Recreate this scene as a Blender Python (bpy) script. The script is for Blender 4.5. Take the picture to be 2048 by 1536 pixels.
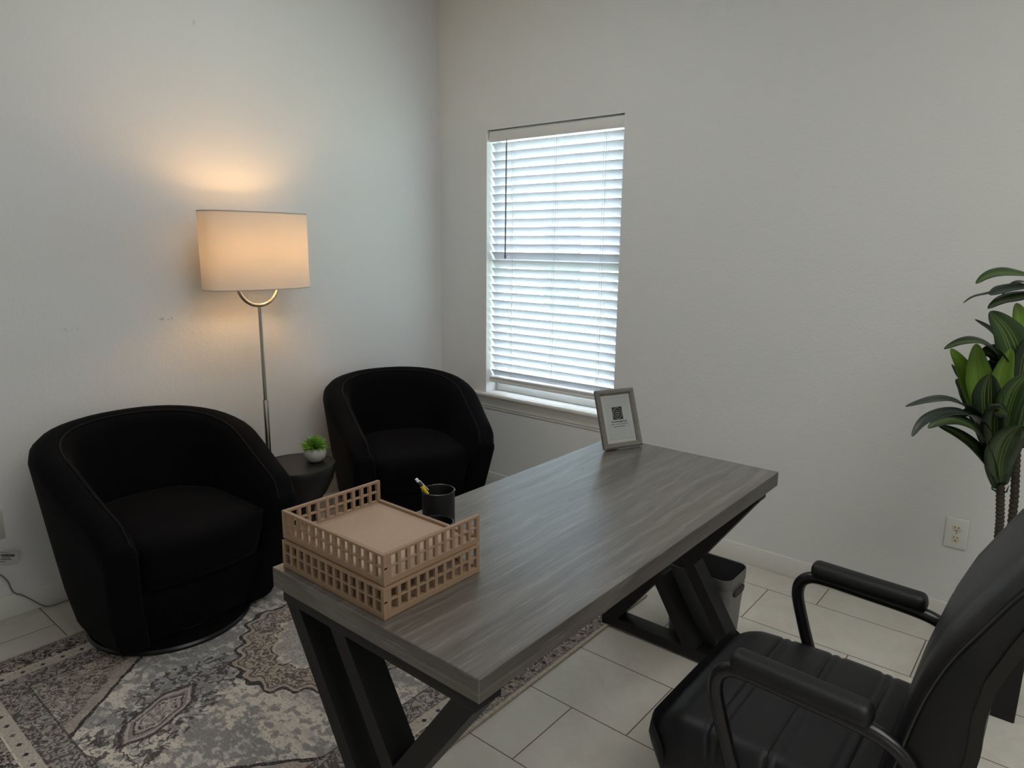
import bpy, bmesh, math, random
from mathutils import Vector, Matrix
random.seed(7)
for o in list(bpy.data.objects): bpy.data.objects.remove(o)
S = bpy.context.scene; C = S.collection
PI = math.pi
# ---------------------------------------------------------------- camera
F_PX = 1378.58; YAW, PITCH, ROLL = [math.radians(a) for a in (50.3065, 11.4462, -0.6156)]
CAM = Vector((0, 0, 1.5))
_f = Vector((math.sin(YAW)*math.cos(PITCH), math.cos(YAW)*math.cos(PITCH), -math.sin(PITCH)))
_r = Vector((math.cos(YAW), -math.sin(YAW), 0)); _d = _f.cross(_r)
_c, _s = math.cos(ROLL), math.sin(ROLL)
cx = _c*_r + _s*_d; cy = -_s*_r + _c*_d
cam = bpy.data.objects.new('camera', bpy.data.cameras.new('camera')); C.objects.link(cam)
m = Matrix((cx, -cy, -_f)).transposed().to_4x4(); m.translation = CAM
cam.matrix_world = m
cam.data.sensor_width = 36; cam.data.lens = 36*F_PX/2048; cam.data.clip_start = .02
S.camera = cam
def on_x(u, v, X):
    """point on the plane x=X seen at photo pixel u,v"""
    r = cx*(u-1024) + cy*(v-768) + _f*F_PX
    return CAM + r*((X-CAM.x)/r.x)
# ---------------------------------------------------------------- light and exposure
S.view_settings.view_transform = 'Standard'; S.view_settings.look = 'None'
S.view_settings.gamma = 1; S.view_settings.use_curve_mapping = False
S.view_settings.exposure = 0.0
w = bpy.data.worlds.new('overcast_sky'); S.world = w; w.use_nodes = True
bg = w.node_tree.nodes['Background']; bg.inputs[0].default_value = (.74, .87, 1, 1); bg.inputs[1].default_value = 12.0
def area(name, loc, target, sx, sy, power, col, portal=False, spread=PI):
    l = bpy.data.lights.new(name, 'AREA'); l.shape = 'RECTANGLE'; l.size = sx; l.size_y = sy
    l.energy = power; l.color = col; l.spread = spread
    o = bpy.data.objects.new(name, l); C.objects.link(o); o.location = loc
    o.rotation_euler = (Vector(target)-Vector(loc)).to_track_quat('-Z', 'Z').to_euler()
    if portal: l.cycles.is_portal = True
    return o
area('window_portal', (3.30, 2.34, 1.38), (0, 2.34, 1.38), .92, 1.54, 1, (1, 1, 1), portal=True)
# added fill lights out of view
area('rear_fill_light', (-1.52, -.7, 1.7), (3, .6, 1.2), 1.5, 1.5, 6, (.95, .97, 1))  # added fill from behind the camera towards the window wall
area('overhead_fill_near', (.95, -.8, 3.02), (.95, -.8, 0), 1.8, 1.5, 37, (1, .985, .94))  # added overhead fill to brighten the floor and office chair side

area('overhead_fill_corner', (1.6, 1.9, 3.0), (1.6, 1.9, 0), 1.0, 1.0, 10, (.95, .98, 1))  # added overhead fill to lift the upper walls near the corner

# ---------------------------------------------------------------- node helpers
class X:
    """tiny expression wrapper over shader math nodes"""
    def __init__(s, t, sock): s.t = t; s.k = sock
    def _b(s, op, o=None, o2=None):
        n = s.t.nodes.new('ShaderNodeMath'); n.operation = op
        s.t.links.new(s.k, n.inputs[0])
        for i, q in ((1, o), (2, o2)):
            if q is None: continue
            if isinstance(q, X): s.t.links.new(q.k, n.inputs[i])
            else: n.inputs[i].default_value = q
        return X(s.t, n.outputs[0])
    def __add__(s, o): return s._b('ADD', o)
    def __sub__(s, o): return s._b('SUBTRACT', o)
    def __mul__(s, o): return s._b('MULTIPLY', o)
    def __truediv__(s, o): return s._b('DIVIDE', o)
    def abs(s): return s._b('ABSOLUTE')
    def floor(s): return s._b('FLOOR')
    def fract(s): return s._b('FRACT')
    def sin(s): return s._b('SINE')
    def min(s, o): return s._b('MINIMUM', o)
    def max(s, o): return s._b('MAXIMUM', o)
    def gt(s, o): return s._b('GREATER_THAN', o)
    def lt(s, o): return s._b('LESS_THAN', o)
    def pp(s, o): return s._b('PINGPONG', o)
    def pow(s, o): return s._b('POWER', o)
    def inv(s): return (s*-1)+1
    def step(s, a, b):
        n = s.t.nodes.new('ShaderNodeMapRange'); n.interpolation_type = 'SMOOTHSTEP'
        s.t.links.new(s.k, n.inputs[0]); n.inputs[1].default_value = a; n.inputs[2].default_value = b
        return X(s.t, n.outputs[0])
def coords(t, kind='Object'):
    tc = t.nodes.new('ShaderNodeTexCoord'); sp = t.nodes.new('ShaderNodeSeparateXYZ')
    t.links.new(tc.outputs[kind], sp.inputs[0])
    return tc.outputs[kind], X(t, sp.outputs[0]), X(t, sp.outputs[1]), X(t, sp.outputs[2])
def comb(t, x, y, z=0.):
    n = t.nodes.new('ShaderNodeCombineXYZ')
    for i, q in enumerate((x, y, z)):
        if isinstance(q, X): t.links.new(q.k, n.inputs[i])
        else: n.inputs[i].default_value = q
    return n.outputs[0]
def noise(t, vec, scale, detail=3, rough=.55, dist=0):
    n = t.nodes.new('ShaderNodeTexNoise'); t.links.new(vec, n.inputs['Vector'])
    n.inputs['Scale'].default_value = scale; n.inputs['Detail'].default_value = detail
    n.inputs['Roughness'].default_value = rough; n.inputs['Distortion'].default_value = dist
    return X(t, n.outputs[0])
def voro(t, vec, scale, feature='DISTANCE_TO_EDGE'):
    n = t.nodes.new('ShaderNodeTexVoronoi'); n.feature = feature; t.links.new(vec, n.inputs['Vector'])
    n.inputs['Scale'].default_value = scale
    return X(t, n.outputs[0])
def mix(t, fac, a, b):
    n = t.nodes.new('ShaderNodeMix'); n.data_type = 'RGBA'
    if isinstance(fac, X): t.links.new(fac.k, n.inputs[0])
    else: n.inputs[0].default_value = fac
    for i, q in ((6, a), (7, b)):
        if isinstance(q, tuple): n.inputs[i].default_value = (*q, 1) if len(q) == 3 else q
        else: t.links.new(q, n.inputs[i])
    return n.outputs[2]
def bump(t, h, strength, dist=.002):
    n = t.nodes.new('ShaderNodeBump'); n.inputs['Strength'].default_value = strength; n.inputs['Distance'].default_value = dist
    t.links.new(h.k, n.inputs['Height']); return n.outputs[0]
def mat(name, col=(.5, .5, .5), rough=.6, metal=0., spec=.5, bumpy=None, sheen=0., coat=0.):
    mm = bpy.data.materials.new(name); mm.use_nodes = True; t = mm.node_tree
    b = t.nodes['Principled BSDF']
    b.inputs['Base Color'].default_value = (*col, 1); b.inputs['Roughness'].default_value = rough
    b.inputs['Metallic'].default_value = metal; b.inputs['Specular IOR Level'].default_value = spec
    b.inputs['Coat Weight'].default_value = coat
    if sheen:
        b.inputs['Sheen Weight'].default_value = sheen; b.inputs['Sheen Roughness'].default_value = .4
    if bumpy:
        sc, st = bumpy; v, *_ = coords(t)
        t.links.new(bump(t, noise(t, v, sc, 3), st), b.inputs['Normal'])
    else:   # faint tonal variation so that every surface is procedural
        v, *_ = coords(t); f = noise(t, v, 9, 2)
        t.links.new(mix(t, f, tuple(c*.96 for c in col), tuple(min(1, c*1.04) for c in col)), b.inputs['Base Color'])
    return mm
def bsdf(mm): return mm.node_tree.nodes['Principled BSDF']

# ---------------------------------------------------------------- materials
def wall_mat(name, col):
    mm = mat(name, col, .75, spec=.25); t = mm.node_tree; b = bsdf(mm)
    v, x, y, z = coords(t)
    h = noise(t, v, 95, 3, .6) * .6 + noise(t, v, 38, 2) * .5
    t.links.new(bump(t, h, .38, .004), b.inputs['Normal'])
    c = mix(t, noise(t, v, 1.3, 3), tuple(q*.97 for q in col), tuple(q*1.02 for q in col))
    return mm, t, b, c, (v, x, y, z)
M = {}
mm, t, b, c, (v, x, y, z) = wall_mat('painted_wall_right', (.735, .74, .725)); t.links.new(c, b.inputs['Base Color']); M['wall'] = mm
mm, t, b, c, (v, x, y, z) = wall_mat('painted_wall_left', (.735, .74, .74))
nz = noise(t, v, 60, 4, .7)
for (px_, pz_, rx, rz, k) in ((1.00, 1.14, .05, .010, .34), (1.39, 1.155, .05, .010, .5), (1.50, 1.157, .016, .010, .5), (1.62, 2.44, .012, .02, .25)):
    d = (((x-px_)/rx).pow(2.) + ((z-pz_)/rz).pow(2.)) + nz*1.6 - .8
    c = mix(t, (d.lt(.55))*(nz.gt(.5))*k, c, (.33, .27, .21))
t.links.new(c, b.inputs['Base Color']); M['wall_left'] = mm
M['ceiling'] = mat('ceiling_paint', (.78, .78, .76), .9, bumpy=(60, .3))
M['trim'] = mat('white_trim_paint', (.74, .73, .69), .38, spec=.4)
M['jamb'] = mat('white_jamb_paint', (.82, .82, .82), .5, spec=.4)
M['vinyl'] = mat('window_vinyl', (.85, .85, .85), .4)
M['plastic_white'] = mat('white_plastic', (.74, .73, .70), .35)
M['ivory'] = mat('ivory_plastic', (.70, .63, .50), .4)
M['dark_slot'] = mat('dark_slot', (.03, .025, .02), .6)
M['velvet'] = mat('black_velvet', (.0035, .0035, .0045), .85, spec=.06, bumpy=(260, .35), sheen=.02)
M['piping'] = mat('black_velvet_seam', (.008, .008, .009), .8, spec=.15, bumpy=(300, .3), sheen=.06)
M['gloss_black'] = mat('gloss_black', (.006, .006, .007), .32, spec=.35)
M['leather'] = mat('black_leatherette', (.0075, .0075, .0095), .46, spec=.4, bumpy=(420, .12))
M['gusset'] = mat('grey_mesh_gusset', (.032, .032, .029), .9, spec=.2, bumpy=(700, .5))
M['black_tube'] = mat('black_enamelled_tube', (.006, .006, .007), .28, spec=.5)
M['black_pad'] = mat('black_arm_pad', (.006, .006, .007), .5, spec=.4, bumpy=(300, .12))
M['black_steel'] = mat('black_powder_steel', (.006, .006, .006), .52, spec=.35, bumpy=(500, .1))
M['nickel'] = mat('brushed_nickel', (.42, .40, .36), .28, metal=1)
M['black_wood'] = mat('black_stained_wood', (.008, .008, .009), .45, spec=.4, bumpy=(90, .15))
M['ceramic'] = mat('grey_white_ceramic', (.42, .41, .37), .5, bumpy=(160, .2))
M['grass_leaf'] = mat('bright_grass', (.20, .42, .04), .55)
M['grass_leaf_dark'] = mat('deep_grass', (.07, .19, .02), .55)
M['bin'] = mat('brushed_grey_bin', (.15, .15, .145), .38, metal=.35)
M['bin_inside'] = mat('dark_bin_liner', (.035, .035, .037), .6)
M['mesh_black'] = mat('black_metal_mesh', (.004, .004, .0045), .4, spec=.4, bumpy=(1500, .5))
M['rim_black'] = mat('black_rim', (.02, .02, .021), .25)
M['yellow'] = mat('yellow_plastic', (.75, .52, .02), .4)
M['pen_white'] = mat('pen_white', (.8, .8, .8), .35)
M['pen_dark'] = mat('pen_dark', (.03, .03, .03), .3)
M['paper'] = mat('paper_white', (.50, .53, .51), .65)
M['mat_board'] = mat('mat_board', (.56, .57, .53), .7)
M['ink'] = mat('printed_ink', (.02, .02, .022), .7)
M['ink_soft'] = mat('printed_soft_ink', (.10, .10, .10), .7)
M['logo_line'] = mat('logo_line', (.55, .56, .55), .7)
M['frame_back'] = mat('frame_backing', (.06, .035, .028), .8)
M['cord'] = mat('clear_grey_cord', (.16, .15, .12), .35)
M['soil'] = mat('moss_soil', (.03, .025, .015), .95, bumpy=(60, 1))
M['planter'] = mat('black_planter', (.006, .006, .006), .5, spec=.35)
M['trunk'] = mat('brown_trunk', (.040, .030, .020), .85, bumpy=(80, .8))
M['grass_ground'] = mat('lawn', (.40, .50, .32), .9, bumpy=(20, 1))
M['siding'] = mat('pale_siding', (.66, .66, .64), .8)
M['dark_glass'] = mat('dark_window_glass', (.08, .09, .10), .2)

# frame wood (taupe)
mm = mat('taupe_frame_wood', (.14, .128, .115), .45); t = mm.node_tree; b = bsdf(mm); v, x, y, z = coords(t)
g = noise(t, comb(t, x*60, y*60, z*60), 1, 3)
t.links.new(mix(t, g, (.125, .112, .10), (.20, .185, .168)), b.inputs['Base Color']); M['taupe'] = mm

def al_top(n): return n == 'grey_oak_laminate'
# desk laminate: grain runs along axis a
def laminate(name, along, rough, tint=1.):
    mm = mat(name, (.2, .18, .16), rough, spec=.7, coat=.55 if al_top(name) else 0); t = mm.node_tree; b = bsdf(mm)
    v, x, y, z = coords(t, 'Object')
    L, A, B = (x, y, z) if along == 'x' else (y, x, z)
    wob = noise(t, comb(t, L*2.2, A*5, B*5), 1, 3, .5) * .05
    A2 = A + wob
    big = noise(t, comb(t, L*1.1, A2*16, B*16), 1, 5, .62, .5)
    fine = noise(t, comb(t, L*7, A2*210, B*210), 1, 3, .6)
    mid = noise(t, comb(t, L*3, A2*62, B*62), 1, 4, .65, .3)
    rings = ((A2*110) + noise(t, comb(t, L*1.6, A*6, B*6), 1, 2)*16).sin()*.5+.5
    blot = noise(t, comb(t, L*2.6, A*7, B*7), 1, 2)
    c = mix(t, big.step(.34, .66), tuple(q*tint for q in (.085, .075, .066)), tuple(q*tint for q in (.135, .122, .108)))
    c = mix(t, blot.step(.4, .7)*.45, c, tuple(q*tint for q in (.10, .080, .064)))
    c = mix(t, rings.pow(6.)*blot.step(.38, .62)*.42, c, tuple(q*tint for q in (.24, .225, .20)))
    c = mix(t, mid.step(.53, .70)*.45, c, tuple(q*tint for q in (.235, .22, .20)))
    c = mix(t, fine.step(.56, .70)*.42, c, tuple(q*tint for q in (.27, .255, .23)))
    c = mix(t, fine.step(.46, .30)*.45, c, tuple(q*tint for q in (.035, .030, .026)))
    t.links.new(c, b.inputs['Base Color'])
    t.links.new(bump(t, fine + mid, .12, .001), b.inputs['Normal'])
    t.links.new(((mid*.18)+(rough-.08)).k, b.inputs['Roughness']); b.inputs['Coat Roughness'].default_value = .22
    return mm
M['lam_x'] = laminate('grey_oak_laminate', 'x', .30)
M['lam_y'] = laminate('grey_oak_edge', 'y', .5, .98)
M['lam_e'] = laminate('grey_oak_long_edge_shaded', 'x', .5, .75)  # edge banding tone, with the shade of the side away from the window tinted in

# bamboo
def bamboo(name, c1, c2, rough=.45, al='x'):
    mm = mat(name, c1, rough); t = mm.node_tree; b = bsdf(mm); v, x, y, z = coords(t, 'Object')
    L, A = (x, y) if al == 'x' else (y, x)
    g = noise(t, comb(t, L*5, A*120, z*120), 1, 4, .6)
    strip = noise(t, comb(t, L*1.2, (A*38).floor(), 0.), 3, 0)
    t.links.new(mix(t, (g*.6+strip*.4), c1, c2), b.inputs['Base Color'])
    return mm
M['bamboo'] = bamboo('bamboo_lattice', (.23, .145, .085), (.37, .25, .16))
M['bamboo_base'] = bamboo('bamboo_tray_base', (.36, .245, .17), (.47, .335, .24), .4)

# floor tiles: 308 x 617 mm, each row shifted by a third
mm = mat('stone_floor_tile', (.4, .37, .32), .42, spec=.4); t = mm.node_tree; b = bsdf(mm); v, x, y, z = coords(t, 'Object')
P = .3083
r = ((x-2.0)/P).floor(); fx = ((x-2.0)/P).fract(); yy = ((y-.72) + r*.2057)/.617; fy = yy.fract(); ry = yy.floor()
dx = (fx-.5).abs()*-1+.5; dy = (fy-.5).abs()*-1+.5
g = (dx*P).min(dy*.617)
grout = g.lt(.0019)
tone = noise(t, comb(t, r*3.7, ry*5.1, 0.), 1.3, 0)
cl = noise(t, v, 3.2, 5, .65, .6); vein = noise(t, v, 7, 6, .6, 2.2)
c = mix(t, cl.step(.3, .75), (.54, .515, .46), (.67, .65, .595))
c = mix(t, ((vein-.5).abs().step(.0, .02)).inv()*.4, c, (.74, .66, .61))
c = mix(t, tone*.35, c, (.52, .485, .425))
c = mix(t, noise(t, v, 60, 2).step(.66, .76)*.18, c, (.42, .39, .34))
c = mix(t, grout, c, (.14, .095, .065))
t.links.new(c, b.inputs['Base Color'])
t.links.new(bump(t, g.step(.0, .004) + cl*.15, .35, .002), b.inputs['Normal']); M['tile'] = mm

# distressed oriental rug
mm = mat('distressed_rug', (.3, .28, .25), .95, spec=.1); t = mm.node_tree; b = bsdf(mm); v, x, y, z = coords(t, 'Object')
CX, CY, HX, HY = 1.415, 2.0725, 1.10, .7675
u = x-CX; w_ = y-CY
wx = (noise(t, v, 22, 2)-.5)*.022; wy = (noise(t, comb(t, y, x, 3.), 22, 2)-.5)*.022
uj = u+wx; wj = w_+wy
au = uj.abs(); aw = wj.abs()
CREAM = (.72, .645, .57); GREY = (0.31, 0.304, 0.304); PINK = (0.416, 0.327, 0.283); DARK = (.050, .041, .042); TAN = (0.478, 0.381, 0.292); PLUM = (0.3, 0.239, 0.231)
n1 = noise(t, comb(t, u*4.2, w_*2.6, 0.), 1, 6, .62, .4)
n2 = noise(t, comb(t, u*34, w_*26, 1.), 1, 3, .6)
fleck = noise(t, comb(t, u*150, w_*48, 2.), 1, 3, .7)
abr = noise(t, comb(t, u*26, w_*1.6, 5.), 1, 3, .6)
c = mix(t, (n1 + n2*.35).step(.60, .74), CREAM, (0.478, 0.46, 0.433))
c = mix(t, (n1*.5+n2*.9).step(.66, .72)*.75, c, (0.231, 0.209, 0.209))
c = mix(t, abr.step(.5, .66)*.55, c, GREY)
# scrolling foliage around the pendants
sc = (noise(t, comb(t, uj*20, wj*20, 0.), 1, 1, .4, 1.2)-.5).abs()*2.2; sc2 = (noise(t, comb(t, uj*46+3, wj*46, 0.), 1, 1, .4, .8)-.5).abs()*1.8
def hexd(pu, pw, a, bb, rot=0.):
    ca, sa = math.cos(rot), math.sin(rot)
    p = ((uj-pu)*ca + (wj-pw)*sa).abs(); q = ((wj-pw)*ca - (uj-pu)*sa).abs()
    return (p/a + q/(bb*2.0)).max(q/bb)
for pu in (-.625, .625):
    d = hexd(pu, .045 if pu < 0 else -.045, .165, .062, .42)
    leaf = sc.lt(.13)*d.lt(2.3)*d.gt(1.)*(noise(t, v, 30, 2).gt(.44))
    c = mix(t, leaf*.85, c, DARK)
    c = mix(t, d.lt(1.), c, PLUM)
    for lo, hi, cc in ((.90, 1.04, DARK), (.78, .86, (0.531, 0.46, 0.416)), (.60, .67, DARK), (.52, .57, (0.495, 0.442, 0.407)), (.44, .49, DARK)):
        c = mix(t, d.gt(lo)*d.lt(hi)*.9, c, cc)
    c = mix(t, d.lt(.62)*d.gt(.0)*sc2.lt(.10)*.6, c, CREAM)
# central stepped star medallion
st = (au/.44 + aw/.50).max((au/.30).max(aw/.30)*.86)
ripple = (((au-aw)*52).sin()*.035)
sm = st + ripple
c = mix(t, sm.lt(1.)*.85, c, mix(t, n1.step(.42, .62), PINK, TAN))
c = mix(t, sm.gt(.965)*sm.lt(1.01), c, DARK)
c = mix(t, sm.gt(.90)*sm.lt(.92)*.8, c, DARK)
c = mix(t, sm.gt(.60)*sm.lt(.625)*.9, c, DARK)
c = mix(t, sm.gt(.36)*sm.lt(.62)*sc.lt(.10)*.85, c, (0.708, 0.637, 0.549))
c = mix(t, sm.lt(.55)*.55, c, (0.265, 0.265, 0.275))
c = mix(t, sm.gt(.64)*sm.lt(.9)*sc2.lt(.11)*.8, c, DARK)
# corner spandrels
spd = au/1.02 + aw/.86
c = mix(t, spd.gt(1.0)*.8, c, mix(t, n1.step(.4, .65), PINK, (0.354, 0.327, 0.292)))
c = mix(t, spd.gt(.985)*spd.lt(1.005), c, DARK)
c = mix(t, spd.gt(1.06)*sc2.lt(.10)*.75, c, DARK)
c = mix(t, spd.gt(1.12)*sc.lt(.07)*.8, c, (0.672, 0.583, 0.495))
# borders
d = ((u.abs()*-1)+HX).min((w_.abs()*-1)+HY)
run = mix(t, ((u.abs()*-1)+HX).lt((w_.abs()*-1)+HY), (1, 0, 0), (0, 1, 0))
inb = d.lt(.25)*d.gt(.165)
c = mix(t, inb*.75, c, mix(t, n2.step(.4, .6), PLUM, (0.425, 0.398, 0.362)))
c = mix(t, inb*sc2.lt(.12)*.8, c, DARK)
c = mix(t, d.gt(.248)*d.lt(.254)*.8, c, DARK)
c = mix(t, d.lt(.165)*d.gt(.118), c, (0.549, 0.487, 0.425))
lat = ((u.abs()*-1)+HX).lt((w_.abs()*-1)+HY); along = (w_*lat) + (u*lat.inv())
cell = ((along/.062).fract()-.5).abs()*.062; dots = (cell/.0095)+((d-.1415).abs()/.0095)
c = mix(t, dots.lt(1.), c, DARK)
c = mix(t, d.lt(.118)*.9, c, mix(t, n2.step(.4, .6), PINK, (0.248, 0.204, 0.195)))
c = mix(t, d.lt(.118)*d.gt(.055)*(sc2.lt(.13)), c, DARK)
c = mix(t, d.lt(.118)*d.gt(.055)*(sc.lt(.05))*.8, c, (0.672, 0.583, 0.495))
c = mix(t, d.gt(.114)*d.lt(.120), c, (0.743, 0.654, 0.549))
c = mix(t, d.lt(.055), c, mix(t, n2.step(.4, .6), (.40, .345, .31), (.27, .232, .215)))
c = mix(t, d.lt(.055)*d.gt(.028)*(sc2.lt(.07))*.8, c, DARK)
c = mix(t, ((cell/.008)+((d-.040).abs()/.012)).lt(1.), c, DARK)
c = mix(t, d.lt(.026)*d.gt(.015)*(fleck.gt(.5)), c, (.12, .10, .095))
c = mix(t, d.lt(.011), c, (0.531, 0.46, 0.371))
# pile flecks and wear
c = mix(t, fleck.step(.52, .64)*.5, c, (0.231, 0.212, 0.212))
c = mix(t, fleck.step(.47, .36)*.26, c, (0.8, 0.743, 0.654))
c = mix(t, noise(t, comb(t, u*5+9, w_*4, 0.), 1, 5, .6).step(.60, .76)*.35, c, (0.583, 0.549, 0.504))
t.links.new(c, b.inputs['Base Color'])
t.links.new(bump(t, fleck + n2*.5, .4, .002), b.inputs['Normal']); M['rug'] = mm

# translucent ones
def translucent(name, col, tcol, fac, emit=None):
    mm = bpy.data.materials.new(name); mm.use_nodes = True; t = mm.node_tree
    for n in list(t.nodes):
        if n.type == 'BSDF_PRINCIPLED': t.nodes.remove(n)
    out = [n for n in t.nodes if n.type == 'OUTPUT_MATERIAL'][0]
    d = t.nodes.new('ShaderNodeBsdfDiffuse'); tr = t.nodes.new('ShaderNodeBsdfTranslucent'); mx = t.nodes.new('ShaderNodeMixShader')
    v, *_ = coords(t); f = noise(t, v, 90, 3)
    t.links.new(mix(t, f, tuple(q*.97 for q in col), col), d.inputs[0]); t.links.new(mix(t, f, tuple(q*.95 for q in tcol), tcol), tr.inputs[0])
    mx.inputs[0].default_value = fac
    t.links.new(d.outputs[0], mx.inputs[1]); t.links.new(tr.outputs[0], mx.inputs[2]); t.links.new(mx.outputs[0], out.inputs[0])
    return mm
M['shade'] = translucent('linen_lamp_shade', (.80, .76, .70), (.86, .80, .70), .28)
M['slat'] = translucent('white_blind_slat', (.86, .87, .89), (.80, .86, .95), .15)
mm = mat('window_glass', (1, 1, 1), 0); b = bsdf(mm); b.inputs['Transmission Weight'].default_value = 1; b.inputs['IOR'].default_value = 1.01; M['glass'] = mm
mm = mat('picture_glass', (1, 1, 1), .05); b = bsdf(mm); b.inputs['Transmission Weight'].default_value = 1; b.inputs['IOR'].default_value = 1.25; M['pic_glass'] = mm
mm = mat('warm_bulb', (1, 1, 1), .5); b = bsdf(mm); b.inputs['Emission Color'].default_value = (1, .57, .22, 1); b.inputs['Emission Strength'].default_value = 100; M['bulb'] = mm
# leaves: stripe along the blade using UV
def leaf_mat(name, base, edge, stripe, amt):
    mm = mat(name, base, .42, spec=.45); t = mm.node_tree; b = bsdf(mm)
    _, u_, v_, _2 = coords(t, 'UV'); vv, *_ = coords(t)
    a = (u_-.5).abs()
    c = mix(t, a.step(.22, .5), base, edge)
    ln = ((a-.09).abs()).lt(.022).max(((a-.19).abs()).lt(.012))
    c = mix(t, ln*amt, c, stripe)
    c = mix(t, noise(t, vv, 40, 2)*.25, c, tuple(q*.7 for q in base))
    t.links.new(c, b.inputs['Base Color'])
    b.inputs['Subsurface Weight'].default_value = 0
    return mm
M['leaf_dark'] = leaf_mat('dark_striped_leaf', (.016, .034, .012), (.009, .020, .008), (.16, .22, .04), .8)
M['leaf_mid'] = leaf_mat('green_striped_leaf', (.030, .068, .016), (.018, .045, .010), (.20, .30, .05), .7)
M['leaf_new'] = leaf_mat('bright_new_leaf', (.16, .29, .035), (.12, .23, .03), (.30, .40, .08), .6)
M['leaf_grey'] = leaf_mat('glossy_grey_leaf', (.035, .048, .040), (.03, .042, .034), (.05, .07, .05), .4)

# ---------------------------------------------------------------- mesh helpers
class MB:
    def __init__(s): s.b = bmesh.new()
    def box(s, lo, hi, bev=0, seg=2, rot=None, piv=None):
        r = bmesh.ops.create_cube(s.b, size=1)
        vs = r['verts']; lo = Vector(lo); hi = Vector(hi)
        bmesh.ops.scale(s.b, verts=vs, vec=hi-lo); bmesh.ops.translate(s.b, verts=vs, vec=(lo+hi)/2)
        if bev:
            es = list({e for q in vs for e in q.link_edges})
            rr = bmesh.ops.bevel(s.b, geom=es, offset=bev, segments=seg, affect='EDGES', profile=.5)
            vs = list({q for q in rr['verts']} | {q for q in vs if q.is_valid})
            seen = set(vs); stack = list(vs)
            while stack:
                q = stack.pop()
                for e in q.link_edges:
                    o = e.other_vert(q)
                    if o not in seen: seen.add(o); stack.append(o)
            vs = list(seen)
        if rot is not None: bmesh.ops.rotate(s.b, verts=vs, cent=Vector(piv if piv else (lo+hi)/2), matrix=rot)
        return vs
    def grid(s, rows, closed_u=False, closed_v=False, uv=False):
        """rows: list of lists of points"""
        V = [[s.b.verts.new(p) for p in r] for r in rows]
        n = len(rows); k = len(rows[0]); lay = s.b.loops.layers.uv.verify() if uv else None
        for i in range(n if closed_u else n-1):
            for j in range(k if closed_v else k-1):
                q = (V[i][j], V[(i+1) % n][j], V[(i+1) % n][(j+1) % k], V[i][(j+1) % k])
                if len(set(q)) < 3: continue
                f = s.b.faces.new(q)
                if uv:
                    for l, (a, c) in zip(f.loops, ((i, j), (i+1, j), (i+1, j+1), (i, j+1))): l[lay].uv = (c/(k-1), a/(n-1))
        return V
    def cap(s, ring, flip=False):
        f = s.b.faces.new(ring if not flip else list(reversed(ring))); return f
    def tube(s, pts, rad, seg=12, cap=True, flat=None):
        pts = [Vector(p) for p in pts]; n = len(pts)
        rad = rad if isinstance(rad, (list, tuple)) else [rad]*n
        T = []
        for i in range(n):
            a = pts[max(0, i-1)]; c = pts[min(n-1, i+1)]; T.append((c-a).normalized())
        up = Vector((0, 0, 1)) if abs(T[0].z) < .9 else Vector((1, 0, 0))
        N = (up - T[0]*up.dot(T[0])).normalized(); rows = []
        for i in range(n):
            N = (N - T[i]*N.dot(T[i])).normalized(); B = T[i].cross(N)
            fx_, fy_ = flat if flat else (1, 1)
            rows.append([pts[i] + (N*math.cos(2*PI*k/seg)*fx_ + B*math.sin(2*PI*k/seg)*fy_)*rad[i] for k in range(seg)])
        V = s.grid(rows, closed_v=True)
        if cap: s.cap(V[0], True); s.cap(V[-1])
        return V
    def lathe(s, prof, cen=(0, 0, 0), seg=48, cap_ends=True, sx=1, sy=1, power=2.):
        cen = Vector(cen); rows = []
        for r, z in prof:
            row = []
            for k in range(seg):
                a = 2*PI*k/seg; ca, sa = math.cos(a), math.sin(a)
                px = math.copysign(abs(ca)**(2/power), ca); py = math.copysign(abs(sa)**(2/power), sa)
                row.append(cen + Vector((px*r*sx, py*r*sy, z)))
            rows.append(row)
        V = s.grid(rows, closed_v=True)
        if cap_ends: s.cap(V[0], True); s.cap(V[-1])
        return V
    def make(s, name, m, parent=None, smooth=True, angle=35, mats=None):
        bmesh.ops.recalc_face_normals(s.b, faces=s.b.faces)
        me = bpy.data.meshes.new(name); s.b.to_mesh(me); s.b.free()
        for q in (mats or [m]): me.materials.append(M[q] if isinstance(q, str) else q)
        if smooth:
            me.shade_smooth() if hasattr(me, 'shade_smooth') else None
            try: me.set_sharp_from_angle(angle=math.radians(angle))
            except Exception: pass
        o = bpy.data.objects.new(name, me); C.objects.link(o)
        if parent is not None: o.parent = parent
        return o
def subsurf(o, n=2):
    md = o.modifiers.new('smooth', 'SUBSURF'); md.levels = n; md.render_levels = n
def thing(name, label, cat, loc=(0, 0, 0), rz=0, group=None):
    o = bpy.data.objects.new(name, None); C.objects.link(o); o.empty_display_size = .05
    o.location = loc; o.rotation_euler = (0, 0, rz); o['label'] = label; o['category'] = cat
    if group: o['group'] = group
    return o
def tag(o, label, cat, group=None):
    o['label'] = label; o['category'] = cat
    if group: o['group'] = group
    return o
def struct(o, label, cat):
    o['kind'] = 'structure'; o['label'] = label; o['category'] = cat; return o
def arc(cen, r, a0, a1, n, ax='yz'):
    out = []
    for i in range(n+1):
        a = math.radians(a0+(a1-a0)*i/n); p = Vector(cen)
        i0, i1 = 'xyz'.index(ax[0]), 'xyz'.index(ax[1])
        p[i0] += r*math.cos(a); p[i1] += r*math.sin(a); out.append(p)
    return out
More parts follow.
